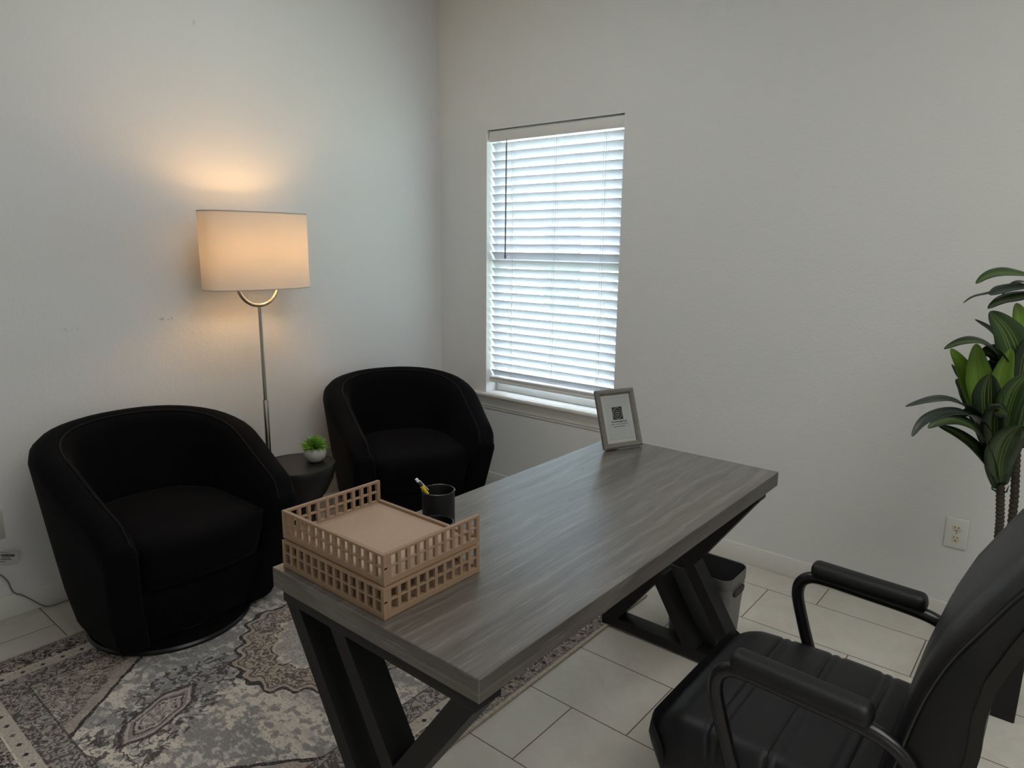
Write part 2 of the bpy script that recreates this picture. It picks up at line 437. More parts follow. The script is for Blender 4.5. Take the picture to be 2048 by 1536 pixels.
def text_mesh(name, s, size, m, parent, mat4, align='CENTER'):
    cu = bpy.data.curves.new(name, 'FONT'); cu.body = s; cu.size = size; cu.align_x = align; cu.align_y = 'CENTER'; cu.extrude = .0001; cu.offset = size*.03; cu.resolution_u = 2
    tmp = bpy.data.objects.new(name, cu); C.objects.link(tmp)
    bpy.context.view_layer.update()
    me = bpy.data.meshes.new_from_object(tmp.evaluated_get(bpy.context.evaluated_depsgraph_get()))
    bpy.data.objects.remove(tmp); me.materials.clear(); me.materials.append(M[m])
    me.transform(mat4)
    o = bpy.data.objects.new(name, me); C.objects.link(o); o.parent = parent
    return o

# ================================================================ the room
XW, YW, X0, Y0, ZC = 3.12, 3.186, -1.6, -2.2, 3.05
q = MB(); q.box((X0-.15, Y0-.15, -.12), (XW+.18, YW+.15, 0)); o = struct(q.make('floor', 'tile', smooth=False), 'beige stone look tiles laid in staggered rows', 'floor')
q = MB(); q.box((X0-.15, Y0-.15, ZC), (XW+.18, YW+.15, ZC+.12)); struct(q.make('ceiling', 'ceiling', smooth=False), 'plain white ceiling above the office', 'ceiling')
q = MB(); q.box((X0, YW, 0), (XW, YW+.15, ZC)); struct(q.make('wall_left', 'wall_left', smooth=False), 'off white textured wall behind the floor lamp', 'wall')
WY0, WY1, WZ0, WZ1 = 1.880, 2.800, .602, 2.147
q = MB(); xa, xb = XW, XW+.18
q.box((xa, Y0, 0), (xb, WY0, ZC)); q.box((xa, WY1, 0), (xb, YW+.15, ZC)); q.box((xa, WY0, 0), (xb, WY1, WZ0-.022)); q.box((xa, WY0, WZ1), (xb, WY1, ZC))
struct(q.make('wall_right', 'wall', smooth=False), 'off white textured wall holding the window', 'wall')
q = MB(); q.box((X0-.15, Y0-.15, 0), (X0, YW+.15, ZC)); struct(q.make('wall_back', 'wall', smooth=False), 'off white wall behind the photographer', 'wall')
q = MB(); q.box((X0, Y0-.15, 0), (XW, Y0, ZC)); struct(q.make('wall_near', 'wall', smooth=False), 'off white wall at the office chair side', 'wall')
q = MB(); q.box((X0, YW-.013, 0), (XW-.013, YW, .093), .003); struct(q.make('baseboard_left', 'trim'), 'white baseboard along the lamp wall', 'baseboard')
q = MB(); q.box((XW-.013, Y0, 0), (XW, YW, .093), .003); struct(q.make('baseboard_right', 'trim'), 'white baseboard along the window wall', 'baseboard')
# window
q = MB()   # jamb lining
for lo, hi in (((XW-.001, WY1-.003, WZ0), (XW+.14, WY1+.001, WZ1)), ((XW-.001, WY0-.001, WZ0), (XW+.14, WY0+.003, WZ1)), ((XW-.001, WY0, WZ1-.003), (XW+.14, WY1, WZ1+.001))): q.box(lo, hi)
struct(q.make('trim_1', 'jamb', smooth=False), 'white painted jamb lining of the window recess', 'trim')
q = MB(); q.box((XW-.038, WY0-.085, WZ0-.022), (XW, WY1+.085, WZ0), .008, 3); q.box((XW-.002, WY0, WZ0-.0215), (XW+.14, WY1, WZ0-.0005))
struct(q.make('trim_2', 'trim'), 'white rounded window stool below the blind', 'window sill')
q = MB()   # moulded apron
prof = [(0, .078), (.026, .078), (.026, .068), (.022, .060), (.014, .040), (.011, .026), (.011, .016), (.006, .012), (.006, 0), (0, 0)]
ya, yb = WY0-.045, WY1+.045
rows = []
for yy_, mit in ((ya, 1), (yb, -1)):
    rows.append([Vector((XW-px_, yy_+mit*(.026-px_)*1.0, WZ0-.100+pz_)) for px_, pz_ in prof])
V = q.grid(rows, closed_v=True); q.cap(V[0]); q.cap(V[1], True)
struct(q.make('trim_3', 'trim', angle=20), 'moulded white apron under the window stool', 'trim')
q = MB()   # vinyl frame and sashes
xf = XW+.09
for lo, hi in (((xf, WY0+.003, WZ0), (xf+.05, WY0+.04, WZ1-.003)), ((xf, WY1-.04, WZ0), (xf+.05, WY1-.003, WZ1-.003)), ((xf-.001, WY0+.038, WZ1-.04), (xf+.049, WY1-.038, WZ1-.001)), ((xf-.001, WY0+.038, WZ0+.001), (xf+.049, WY1-.038, WZ0+.05)), ((xf-.012, WY0+.03, 1.375), (xf+.04, WY1-.03, 1.425))): q.box(lo, hi, .004)
win = struct(q.make('window_1', 'vinyl'), 'single hung window with a middle rail behind the white blind', 'window')
q = MB(); q.box((xf+.022, WY0+.035, WZ0+.045), (xf+.026, WY1-.035, WZ1-.035)); q.make('pane', 'glass', win, smooth=False)

# outdoors seen through the blind
q = MB(); q.box((XW+.2, -14, -.45), (24, 26, -.30)); struct(q.make('ground', 'grass_ground', smooth=False), 'lawn outside the window', 'lawn')
q = MB(); q.box((9.02, 1, -.3), (13, 14, 3.4)); nb = q.make('neighbouring_house', 'siding', smooth=False); tag(nb, 'pale house across the lawn, glimpsed between the blind slats', 'house')
q = MB(); q.box((8.99, 6.14, .55), (9.02, 6.81, 2.08)); q.make('house_window', 'dark_glass', nb, smooth=False)

# ================================================================ window blind
bl = thing('window_blind', 'white two-inch horizontal slat blind hanging inside the window', 'blind', (XW+.04, 2.34, WZ1-.01))
def local(o): o.matrix_parent_inverse = Matrix.Identity(4)
def rel(q, root, name, m, **k):
    """build world-space mesh as a child of root (root unrotated)"""
    mi = Matrix.Translation(root.location) @ Matrix.Rotation(root.rotation_euler[2], 4, 'Z')
    bmesh.ops.transform(q.b, matrix=mi.inverted(), verts=q.b.verts)
    return q.make(name, m, root, **k)
SY0, SY1 = WY0+.010, WY1-.012
q = MB(); q.box((XW+.012, SY0-.004, 2.078), (XW+.024, SY1+.004, 2.139), .004); q.box((XW+.012, SY0-.004, 2.131), (XW+.032, SY1+.004, 2.139), .003); rel(q, bl, 'valance', 'plastic_white')
q = MB(); q.box((XW+.028, SY0, 2.085), (XW+.075, SY1, 2.13), .003); rel(q, bl, 'headrail', 'vinyl')
NS = 29; TILT = math.radians(53); zt, zb = 2.052, .722; sx_ = XW+.050
first = None
for i in range(NS):
    zc = zt-(zt-zb)*i/(NS-1)
    if first is None:
        q = MB(); rows_t = []; rows_b = []
        for k in range(9):
            sgm = (k/8-.5)*.0508; crown = .0026*(1-(2*(k/8)-1)**2)
            for lst, th in ((rows_t, .0014), (rows_b, -.0014)):
                # s axis: inner edge is high, outer edge low
                px_ = sgm*math.cos(TILT) + (crown+th)*math.sin(TILT); pz_ = -sgm*math.sin(TILT) + (crown+th)*math.cos(TILT)
                lst.append((px_, pz_))
        ring = rows_t + rows_b[::-1]
        V = q.grid([[Vector((a, yv, c_)) for a, c_ in ring] for yv in (SY0-2.34, SY1-2.34)], closed_v=True); q.cap(V[0]); q.cap(V[1], True)
        first = q.make('slat', 'slat', bl, angle=50); s_ = first
    else:
        s_ = first.copy(); C.objects.link(s_); s_.parent = bl
    s_.location = (sx_-bl.location.x, 0, zc-bl.location.z)
q = MB(); q.box((sx_-.026, SY0, .662), (sx_+.026, SY1, .683), .005, 3)
for k in range(3): q.box((sx_-.025, SY0+.001, .685+k*.0042), (sx_+.025, SY1-.001, .6878+k*.0042), .0008)
rel(q, bl, 'bottom_rail', 'plastic_white')
for yl in (2.622, 2.318, 2.003):
    q = MB()
    for dx_ in (-.021, .021):
        q.tube([(sx_+dx_, yl, 2.085), (sx_+dx_, yl, .69)], .0012, 6)
    for i in range(NS):
        zc = zt-(zt-zb)*i/(NS-1); q.tube([(sx_-.021, yl, zc+.016), (sx_+.021, yl, zc-.022)], .0010, 5)
    q.tube([(sx_-.0225, yl+.012, 2.085), (sx_-.0225, yl+.012, .69)], .0009, 6)
    rel(q, bl, 'ladder_cord', 'plastic_white')
q = MB(); q.tube([(XW+.006, 2.652, 2.082), (XW+.003, 2.652, 2.05), (XW-.002, 2.650, 1.43)], [.002, .0042, .0042], 6)
q.lathe([(.0045, 0), (.006, .004), (.006, .02), (.004, .026)], (XW-.002, 2.650, 1.418), 10)
rel(q, bl, 'tilt_wand', mats=None, m='nickel_grey' if False else 'cord').name = 'tilt_wand'

# ================================================================ rug
q = MB(); q.box((CX-HX, CY-HY, .0005), (CX+HX, CY+HY, .0095), .003); rug = q.make('area_rug', 'rug'); tag(rug, 'distressed cream grey and mauve oriental rug under the desk and tub chairs', 'rug')
RZ = .0098
# ================================================================ desk
DX0, DX1, DY0, DY1, DT = .800, 2.310, .732, 1.392, .750
dk = thing('office_desk', 'grey oak laminate desk on black slanted steel frames', 'desk', (DX0, DY0, 0))
q = MB(); q.box((DX0, DY0, DT-.05), (DX1, DY1, DT), .0015, 1)
dt = rel(q, dk, 'desktop', 'lam_x', mats=['lam_x', 'lam_y', 'lam_e'], angle=30)
for p in dt.data.polygons:
    if abs(p.normal.x) > .9: p.material_index = 1
    elif abs(p.normal.y) > .9: p.material_index = 2
def bar(q, y0, z0, y1, z1, wd, xa, xb):
    """slanted flat tube from (y0,z0) to (y1,z1); wd is its horizontal width, ends cut level"""
    h = wd/2
    vs = []
    for X_ in (xa, xb):
        vs.append([q.b.verts.new((X_, y0-h, z0)), q.b.verts.new((X_, y0+h, z0)), q.b.verts.new((X_, y1+h, z1)), q.b.verts.new((X_, y1-h, z1))])
    a, c_ = vs
    q.b.faces.new(a); q.b.faces.new(c_[::-1])
    for i in range(4): q.b.faces.new((a[i], a[(i+1) % 4], c_[(i+1) % 4], c_[i]))
for (xa, xb, zb_) in ((.812, .885, .0102), (2.190, 2.263, .0102)):
    fr = MB(); fr.box((xa, .752, DT-.084), (xb, 1.372, DT-.0502), .002); f_ = rel(fr, dk, 'leg_frame', 'black_steel')
    fr = MB(); fr.box((xa, .752, .012), (xb, 1.335, .050), .002)
    o_ = rel(fr, dk, 'foot_bar', 'black_steel')
    for yy_ in (.79, 1.285):
        fr = MB(); fr.lathe([(.001, .0003), (.014, .0003), (.015, .003), (.008, .005), (.006, .0125)], ((xa+xb)/2, yy_, 0), 20); rel(fr, dk, 'levelling_foot', 'plastic_white')
    for (y0, z0, y1, z1) in ((.955, .04, 1.335, DT-.083), (.775, .04, 1.165, DT-.083)):
        fr = MB(); bar(fr, y0, z0, y1, z1, .052, xa+.001, xb-.001); rel(fr, dk, 'leg', 'black_steel')
    fr = MB(); bar(fr, .785, DT-.083, .985, .385, .060, xa+.0015, xb-.0015); rel(fr, dk, 'brace', 'black_steel')
    fr = MB(); bar(fr, 1.300, .042, 1.105, .300, .060, xa+.0015, xb-.0015); rel(fr, dk, 'brace', 'black_steel')
dk.location.z = .0
# ================================================================ bamboo trays
def lattice(q, p0, p1, z0, z1, ncol, th, inward):
    """lattice wall from p0 to p1 (xy), thickness th towards inward"""
    p0 = Vector(p0); p1 = Vector(p1); d_ = (p1-p0); L = d_.length; d_.normalize(); n_ = Vector(inward)
    def bx(a, b_, za, zb2, t0=0, t1=1):
        c0 = p0+d_*a+n_*(th*t0); c1 = p0+d_*b_+n_*(th*t1)
        lo = (min(c0.x, c1.x), min(c0.y, c1.y), za); hi = (max(c0.x, c1.x), max(c0.y, c1.y), zb2); q.box(lo, hi, .0006, 1)
    bx(.0003, L-.0003, z0+.0003, z0+.014, .02, .98); bx(.0003, L-.0003, z1-.006, z1-.0003, .02, .98)
    zm = (z0+.014+z1-.006)/2; bx(0, L, zm-.0022, zm+.0022, .1, .9)
    ew = .010; pitch = (L-2*ew+.008)/ncol
    bx(0, ew, z0, z1); bx(L-ew, L, z0, z1)
    for k in range(1, ncol):
        c_ = ew-.004+pitch*k; bx(c_-.0045, c_+.0045, z0+.01, z1-.004, .08, .92)
def tray(loc, label):
    t_ = thing('letter_tray', label, 'letter tray', loc, 0, 'bamboo letter trays on the desk')
    W_, D_, Hh = .285, .365, .068
    zb_ = 0.
    for p0, p1, n, inw in (((0, 0), (0, D_), 13, (1, 0)), ((.0101, 0), (W_, 0), 10, (0, 1)), ((.0101, D_), (W_, D_), 10, (0, -1))):
        q = MB(); lattice(q, p0, p1, zb_, zb_+Hh, n, .010, inw); q.make('lattice_side', 'bamboo', t_)
    q = MB(); q.box((.0102, .0102, .004), (W_-.0102, D_-.0102, .010)); q.make('tray_base', 'bamboo_base', t_)
    q = MB(); q.box((W_-.010, .0102, .0002), (W_-.0003, D_-.0102, .017), .0008, 1); q.make('front_lip', 'bamboo', t_)
    return t_
tray((.817, 1.007, DT+.0003), 'lower bamboo lattice tray, resting on the desk top')
tray((.824, 1.013, DT+.0695), 'upper bamboo lattice tray, open and empty on top of the other')
# ================================================================ pen holder
def cup_prof(r, h): return [(r-.0025, .003), (r, .0), (r, h-.004)]
ph = thing('pen_holder', 'black metal two-cup pen holder behind the bamboo trays', 'pen holder', (1.222, 1.266, DT+.0005))
def cup(name, cxy, r, h):
    q = MB(); rows = [(.001, 0), (r, 0), (r, h), (r-.0022, h), (r-.0022, .003), (.001, .003)]
    q.lathe(rows, (cxy[0], cxy[1], 0), 48, cap_ends=True); o = q.make(name, 'mesh_black', ph)
    q = MB(); q.tube([(cxy[0]+math.cos(a)*(r-.0005), cxy[1]+math.sin(a)*(r-.0005), h) for a in [2*PI*k/48 for k in range(49)]], .0022, 8, cap=False); q.make('rim', 'rim_black', o)
cup('tall_cup', (0, 0), .0435, .104); cup('short_cup', (-.066, -.059), .0435, .050)
pn = thing('ballpoint_pen', 'pen with a yellow grip leaning out of the black holder', 'pen', (1.222, 1.266, DT+.006))
a_ = Vector((.028, -.012, .0)); b_ = Vector((-.046, .032, .131))
def seg(t0, t1, r0, r1, m, name, dark=None):
    q = MB(); q.tube([a_.lerp(b_, t0), a_.lerp(b_, (t0+t1)/2), a_.lerp(b_, t1)], [r0, (r0+r1)/2, r1], 10); return q.make(name, m, pn)
seg(0, .70, .0035, .0042, 'pen_dark', 'barrel'); seg(.68, .86, .0048, .0052, 'yellow', 'grip'); seg(.85, .97, .0032, .003, 'pen_dark', 'cap'); seg(.965, 1.03, .0042, .0038, 'pen_white', 'push_button')
q = MB(); q.tube([a_.lerp(b_, .97)+Vector((.004, -.002, .002)), a_.lerp(b_, .74)+Vector((.0075, -.003, .003))], .0010, 6); q.make('clip', 'pen_white', pn)

# ================================================================ framed notice
ang = math.atan2(-.071, .160)
fn = thing('picture_frame', 'small taupe wooden frame with a printed wifi notice, standing on the desk', 'picture frame', (2.191, 1.272, DT+.0005), ang)
LEAN = math.radians(21); FW, FH = .173, .224
RL = Matrix.Rotation(-LEAN, 4, 'X')    # local +y is backwards, top leans back
def leaned(q, name, m, par=fn, **k):
    bmesh.ops.transform(q.b, matrix=RL, verts=q.b.verts); return q.make(name, m, par, **k)
q = MB(); bw = .021; fp = [(0, 0), (0, -.008), (.006, -.014), (.014, -.012), (bw, -.005), (bw, 0)]
corners = [(-FW/2, 0, 1, 1), (FW/2, 0, -1, 1), (FW/2, FH, -1, -1), (-FW/2, FH, 1, -1)]
q.grid([[Vector((X_+sx2*a, dep, Z_+sz2*a)) for a, dep in fp] for X_, Z_, sx2, sz2 in corners], closed_u=True, closed_v=True)
leaned(q, 'moulding', 'taupe', angle=25)
q = MB(); q.box((-FW/2+.002, .0002, .002), (FW/2-.002, .006, FH-.002)); leaned(q, 'backing', 'frame_back', smooth=False)
q = MB(); q.box((-FW/2+.015, -.0016, .015), (FW/2-.015, -.0004, FH-.015)); leaned(q, 'mat_board', 'mat_board', smooth=False)
q = MB(); q.box((-.052, -.0022, .034), (.052, -.0016, FH-.032)); pp_ = leaned(q, 'printed_notice', 'paper', smooth=False)
for lo, hi in (((-.0535, -.00235, FH-.0325), (.0535, -.0021, FH-.0318)), ((-.0535, -.00235, .0335), (.0535, -.0021, .034))):
    q = MB(); q.box(lo, hi); leaned(q, 'mat_bevel', 'ink_soft', pp_, smooth=False)
ZL = .132
q = MB(); q.box((-.0225, -.0026, ZL-.024), (.0225, -.0022, ZL+.024)); lg = leaned(q, 'logo_square', 'ink', pp_, smooth=False)
q = MB(); q.tube([(math.cos(a)*.0195, -.0028, ZL+math.sin(a)*.0205) for a in [2*PI*k/40 for k in range(41)]], .0006, 5, cap=False)
for (xx, zz, ww, hh) in ((-.006, .0115, .014, .0012), (.004, .0085, .012, .001), (0, .002, .022, .0026), (-.004, -.006, .016, .0018), (.008, -.006, .010, .0018), (0, -.0115, .011, .002)):
    n = max(3, int(ww/.0024))
    for k in range(n):
        x1 = xx-ww/2+ww*k/n; q.box((x1, -.0030, ZL+zz-hh/2), (x1+ww/n*.62, -.0026, ZL+zz+hh/2*random.uniform(.5, 1)))
leaned(q, 'logo_ring', 'logo_line', lg, smooth=False)
RT = Matrix.Rotation(PI/2, 4, 'X')
text_mesh('notice_heading', 'WIFI INFORMATION', .0078, 'ink', pp_, RL @ Matrix.Translation((.001, -.0024, ZL-.0325)) @ RT)
q = MB()
for zz, ww in ((-.0415, .076), (-.0505, .052)):
    x1 = -ww/2
    while x1 < ww/2:
        l_ = random.uniform(.0012, .0024); q.box((x1, -.0026, ZL+zz-random.uniform(.0010, .0016)), (x1+l_, -.0022, ZL+zz+random.uniform(.0008, .0016))); x1 += l_+random.choice((.0006, .0006, .0007, .0022))
leaned(q, 'notice_small_print', 'ink_soft', pp_, smooth=False)
q = MB(); q.box((-FW/2+.02, -.0034, .02), (FW/2-.02, -.0031, FH-.02)); leaned(q, 'picture_glass', 'pic_glass', smooth=False)
q = MB()
zt_ = .125; yt_ = math.sin(LEAN)*zt_+.006; vs = [(-.022, yt_, zt_), (.022, yt_, zt_), (.030, .082, 0.0), (-.030, .082, 0.0)]
vv = [q.b.verts.new(p) for p in vs]+[q.b.verts.new((p[0], p[1]+.003, p[2]+.001)) for p in vs]
for f in ((0, 1, 2, 3), (7, 6, 5, 4), (0, 4, 5, 1), (1, 5, 6, 2), (2, 6, 7, 3), (3, 7, 4, 0)): q.b.faces.new([vv[i] for i in f])
q.make('easel_back', 'frame_back', fn, smooth=False)
fn.location.z = DT + .0035

# ================================================================ barrel chairs
def barrel_chair(label, loc, rz):
    ch = thing('swivel_tub_chair', label, 'armchair', loc, rz, 'black velvet swivel tub chairs')
    A = .415
    def yf(z): return -.205-.29*min(z, .52)-.02*max(0, z-.52)     # front edge of the arms leans outward
    def k_of(z): return .775+.225*min(1., (max(z, 0)/.72))**.85
    NS_ = 46
    def base_pt(s, z, inset):
        """outline at path fraction s (0 left arm front ... 1 right arm front)"""
        k = k_of(z); a = A*k-inset; by = .415*k-inset
        if s < .25: f = s/.25; y_ = yf(z)*(1-f); x_ = -a*(.955+.045*math.sin(f*PI/2)); return Vector((x_, y_, z))
        if s > .75: f = (1-s)/.25; y_ = yf(z)*(1-f); x_ = a*(.955+.045*math.sin(f*PI/2)); return Vector((x_, y_, z))
        th = PI-(s-.25)/.5*PI; ct, st_ = math.cos(th), math.sin(th); pw = 2/2.25
        return Vector((math.copysign(abs(ct)**pw, ct)*a, abs(st_)**pw*by, z))
    def top(s):
        e = abs(s-.5)/.5      # 1 at arm fronts, 0 at the back centre
        if e < .30: return .800-.02*(e/.30)**2
        f = (e-.30)/.70; f = f*f*(3-2*f)*.55+f*.45
        hh = .780-(.780-.572)*f
        if e > .86: hh -= .055*(1-math.sqrt(max(0, 1-((e-.86)/.14)**2)))
        return hh
    rows = []; T = .115
    Z0 = .026
    for i in range(NS_+1):
        s = i/NS_; h = top(s); th_ = T+.02*(1-abs(s-.5)*2); r_ = th_/2
        ring = []
        # outer side bottom round, up
        ring.append(base_pt(s, Z0, .045)); ring.append(base_pt(s, Z0+.012, .020)); ring.append(base_pt(s, Z0+.05, .006))
        for f in (.22, .42, .62, .82): ring.append(base_pt(s, Z0+.05+(h-r_-Z0-.05)*f, 0))
        for a in (0, 28, 56, 84, 112, 138, 160, 176):
            an = math.radians(a); ring.append(base_pt(s, h-r_+r_*math.sin(an)*.92, r_-r_*math.cos(an)))
        for f in (.78, .55, .3): ring.append(base_pt(s, .20+(h-r_-.20)*f, th_))
        ring.append(base_pt(s, .20, th_)); ring.append(base_pt(s, Z0, th_+.01))
        rows.append(ring)
    # rounded arm fronts
    def front_rows(row, nrow):
        cen = sum(row, Vector())/len(row); out = []
        for kx, dy in ((.97, -.012), (.86, -.024), (.55, -.030)):
            out.append([Vector((cen.x+(p.x-cen.x)*kx, p.y+dy, cen.z+(p.z-cen.z)*(1-(1-kx)*.30))) for p in row])
        return out
    fa = front_rows(rows[0], 0)[::-1]; fb = front_rows(rows[-1], 0)
    q = MB(); V = q.grid(fa+rows+fb, closed_v=True); q.cap(V[0]); q.cap(V[-1], True)
    sh = q.make('tub_shell', 'velvet', ch, angle=70)
    # seam along the inner rim of the shell
    q = MB(); pts = []
    for i in range(0, NS_+1):
        s = i/NS_; h = top(s); th_ = T+.02*(1-abs(s-.5)*2); r_ = th_/2; an = math.radians(128)
        p = base_pt(s, h-r_+r_*math.sin(an)*.92, r_-r_*math.cos(an)); pts.append(p+Vector((0, 0, .002)))
    p0 = pts[0]; pts = [p0+Vector((0, -.022, -.05)), p0+Vector((0, -.016, -.015))]+pts
    p1 = pts[-1]; pts += [p1+Vector((0, -.016, -.015)), p1+Vector((0, -.022, -.05))]
    q.tube(pts, .0035, 6); q.make('piping', 'piping', ch)
    # inner back upholstery closes the bowl down to the seat
    # seat cushion
    q = MB(); rows = []
    def outline(z, ins, n=40):
        pts = []
        for i in range(n+1):
            s = .04+.92*i/n; p = base_pt(s, max(z, .30), T+ins); 
            pts.append(Vector((p.x, p.y, z)))
        # front edge gently bowed
        a, b2 = pts[-1], pts[0]; fy = yf(z)-.002+ins*.6
        for k in range(1, 12):
            f = k/12; pts.append(Vector((a.x+(b2.x-a.x)*f, fy-.035*math.sin(f*PI), z)))
        return pts
    for z_, ins in ((.268, .03), (.272, .006), (.30, -.004), (.40, -.006), (.435, .0), (.452, .022), (.462, .06), (.468, .13)):
        rows.append(outline(z_, ins))
    V = q.grid(rows, closed_v=True); q.cap(V[0]); q.cap(V[-1], True)
    q.make('seat_cushion', 'velvet', ch, angle=60)
    # front panel below the cushion
    q = MB(); rows = []
    for z_, ins in ((.027, .02), (.035, .004), (.15, 0), (.255, 0), (.266, .01)):
        w_2 = A*k_of(z_)-.075; pts = []
        for k in range(17):
            f = k/16; pts.append(Vector((-w_2+2*w_2*f, yf(z_)+.012+ins-.022*math.sin(f*PI), z_)))
        pts += [Vector((w_2*.9, .15, z_)), Vector((-w_2*.9, .15, z_))]
        rows.append(pts)
    V = q.grid(rows, closed_v=True); q.cap(V[0]); q.cap(V[-1], True)
    q.make('front_panel', 'velvet', ch, angle=50)
    q = MB(); q.lathe([(.285, 0), (.300, .003), (.302, .012), (.296, .020), (.20, .026), (.19, .055)], (-.012, -.012, 0), 72); q.make('swivel_base', 'gloss_black', ch)
    return ch
barrel_chair('black velvet tub chair at the left, nearer the camera and the cord', (1.108, 2.705, RZ), math.radians(2))
barrel_chair('black velvet tub chair in the corner under the window', (2.380, 2.718, RZ), math.radians(-23.7))

# ================================================================ side table and potted grass
TX, TY, TZ = 1.690, 2.665, .512
st_ = thing('side_table', 'round black hourglass side table between the tub chairs', 'side table', (TX, TY, RZ))
q = MB(); q.lathe([(.135, 0), (.143, .006), (.141, .03), (.12, .12), (.075, .24), (.062, .275)], (0, 0, 0), 64); q.make('pedestal', 'black_wood', st_)
q = MB(); q.lathe([(.062, .275), (.085, .315), (.125, .37), (.155, .43), (.166, .475), (.168, .495), (.165, .502), (.158, .502), (.156, .500), (.001, .500)], (0, 0, 0), 64); q.make('table_top', 'black_wood', st_)
gp = thing('potted_grass', 'small bright green artificial grass ball in a grey white bowl', 'potted plant', (1.765, 2.640, RZ+.5008))
q = MB(); q.lathe([(.022, 0), (.030, .002), (.046, .018), (.052, .036), (.050, .052), (.043, .064), (.040, .066), (.038, .062), (.001, .058)], (0, 0, 0), 40); q.make('bowl', 'ceramic', gp)
for nm, mt, cnt in (('grass_tuft', 'grass_leaf', 620), ('grass_undergrowth', 'grass_leaf_dark', 420)):
    q = MB()
    for k in range(cnt):
        th = random.uniform(0, 2*PI); el = math.asin(random.uniform(-.12, 1)); R_ = random.uniform(.050, .076) if nm == 'grass_tuft' else random.uniform(.035, .060)
        d_ = Vector((math.cos(th)*math.cos(el), math.sin(th)*math.cos(el), math.sin(el)*.86)); base = Vector((0, 0, .066))+d_*.016
        tip = Vector((0, 0, .066))+d_*R_+Vector((random.uniform(-.007, .007), random.uniform(-.007, .007), random.uniform(-.006, .004)))
        midp = (base+tip)/2+d_*.002+Vector((random.uniform(-.004, .004),)*3)
        sd = d_.cross(Vector((random.random()-.5, random.random()-.5, random.random()-.5))).normalized()*.0013
        a0, a1 = q.b.verts.new(base-sd), q.b.verts.new(base+sd); m0, m1 = q.b.verts.new(midp-sd*1.1), q.b.verts.new(midp+sd*1.1); tp = q.b.verts.new(tip)
        q.b.faces.new((a0, a1, m1, m0)); q.b.faces.new((m0, m1, tp))
    o = q.make(nm, mt, gp, smooth=False); o['kind'] = 'stuff'

# ================================================================ floor lamp
LX, LY = 1.729, 2.975
lp = thing('floor_lamp', 'lit floor lamp with an oval white shade on a nickel pole', 'floor lamp', (LX, LY, 0))
q = MB(); q.lathe([(.001, 0), (.120, 0), (.124, .004), (.122, .014), (.03, .020), (.014, .026)], (0, 0, .0), 56); q.make('base', 'nickel', lp)
q = MB(); q.lathe([(.0125, .02), (.0125, .752), (.0112, .755)], (0, 0, 0), 20); q.make('lower_pole', 'nickel', lp)
q = MB(); q.lathe([(.0085, .75), (.0085, 1.200)], (0, 0, 0), 20); q.make('upper_pole', 'nickel', lp)
q = MB(); yr = .104
q.tube([(-yr, 0, 1.36)]+[(p.x, 0, p.z) for p in arc((0, 0, 1.312), yr, 180, 360, 28, 'xz')]+[(yr, 0, 1.36)], .0085, 12); q.make('yoke', 'nickel', lp)
for sx2 in (-1, 1):
    q = MB(); q.lathe([(.014, 1.355), (.018, 1.36), (.018, 1.41), (.012, 1.415)], (sx2*yr, 0, 0), 16); q.make('socket', 'nickel', lp)
    q = MB(); q.lathe([(.012, 0), (.014, .02), (.028, .050), (.030, .070), (.024, .092), (.010, .103), (.001, .105)], (sx2*yr*.97, 0, 1.415), 20); bb = q.make('bulb', 'bulb' if sx2 > 0 else 'bulb_dim', lp) if sx2 > 0 else None
    if sx2 < 0:
        mm = mat('warm_bulb_dim', (1, 1, 1), .5); b = bsdf(mm); b.inputs['Emission Color'].default_value = (1, .57, .22, 1); b.inputs['Emission Strength'].default_value = 50; M['bulb_dim'] = mm
        q.make('bulb', 'bulb_dim', lp)
q = MB()
SXh, SYh = .254, .118; zb2, zt2 = 1.287, 1.630
rows = []
for r_, z_ in ((1, zb2), (1, zt2), (.990, zt2), (.990, zb2)):
    rows.append((r_, z_))
q.lathe(rows+[rows[0]], (0, 0, 0), 96, cap_ends=False, sx=SXh, sy=SYh, power=2.6); shade = q.make('shade', 'shade', lp, angle=40)
M['shade_trim'] = mat('shade_trim', (.45, .42, .38), .7)
for z_ in (zb2+.001, zt2-.001):
    q = MB(); pts = []
    for k in range(97):
        a = 2*PI*k/96; ca, sa = math.cos(a), math.sin(a)
        pts.append((math.copysign(abs(ca)**(2/2.6), ca)*SXh, math.copysign(abs(sa)**(2/2.6), sa)*SYh, z_))
    q.tube(pts, .0022, 6, cap=False)
    q.make('rim', 'shade_trim', shade)
for sx2 in (-1, 1):
    q = MB(); q.tube([(sx2*yr, 0, 1.362), (sx2*(SXh-.004), 0, zb2+.03)], .0018, 6); q.make('shade_support', 'nickel', lp)

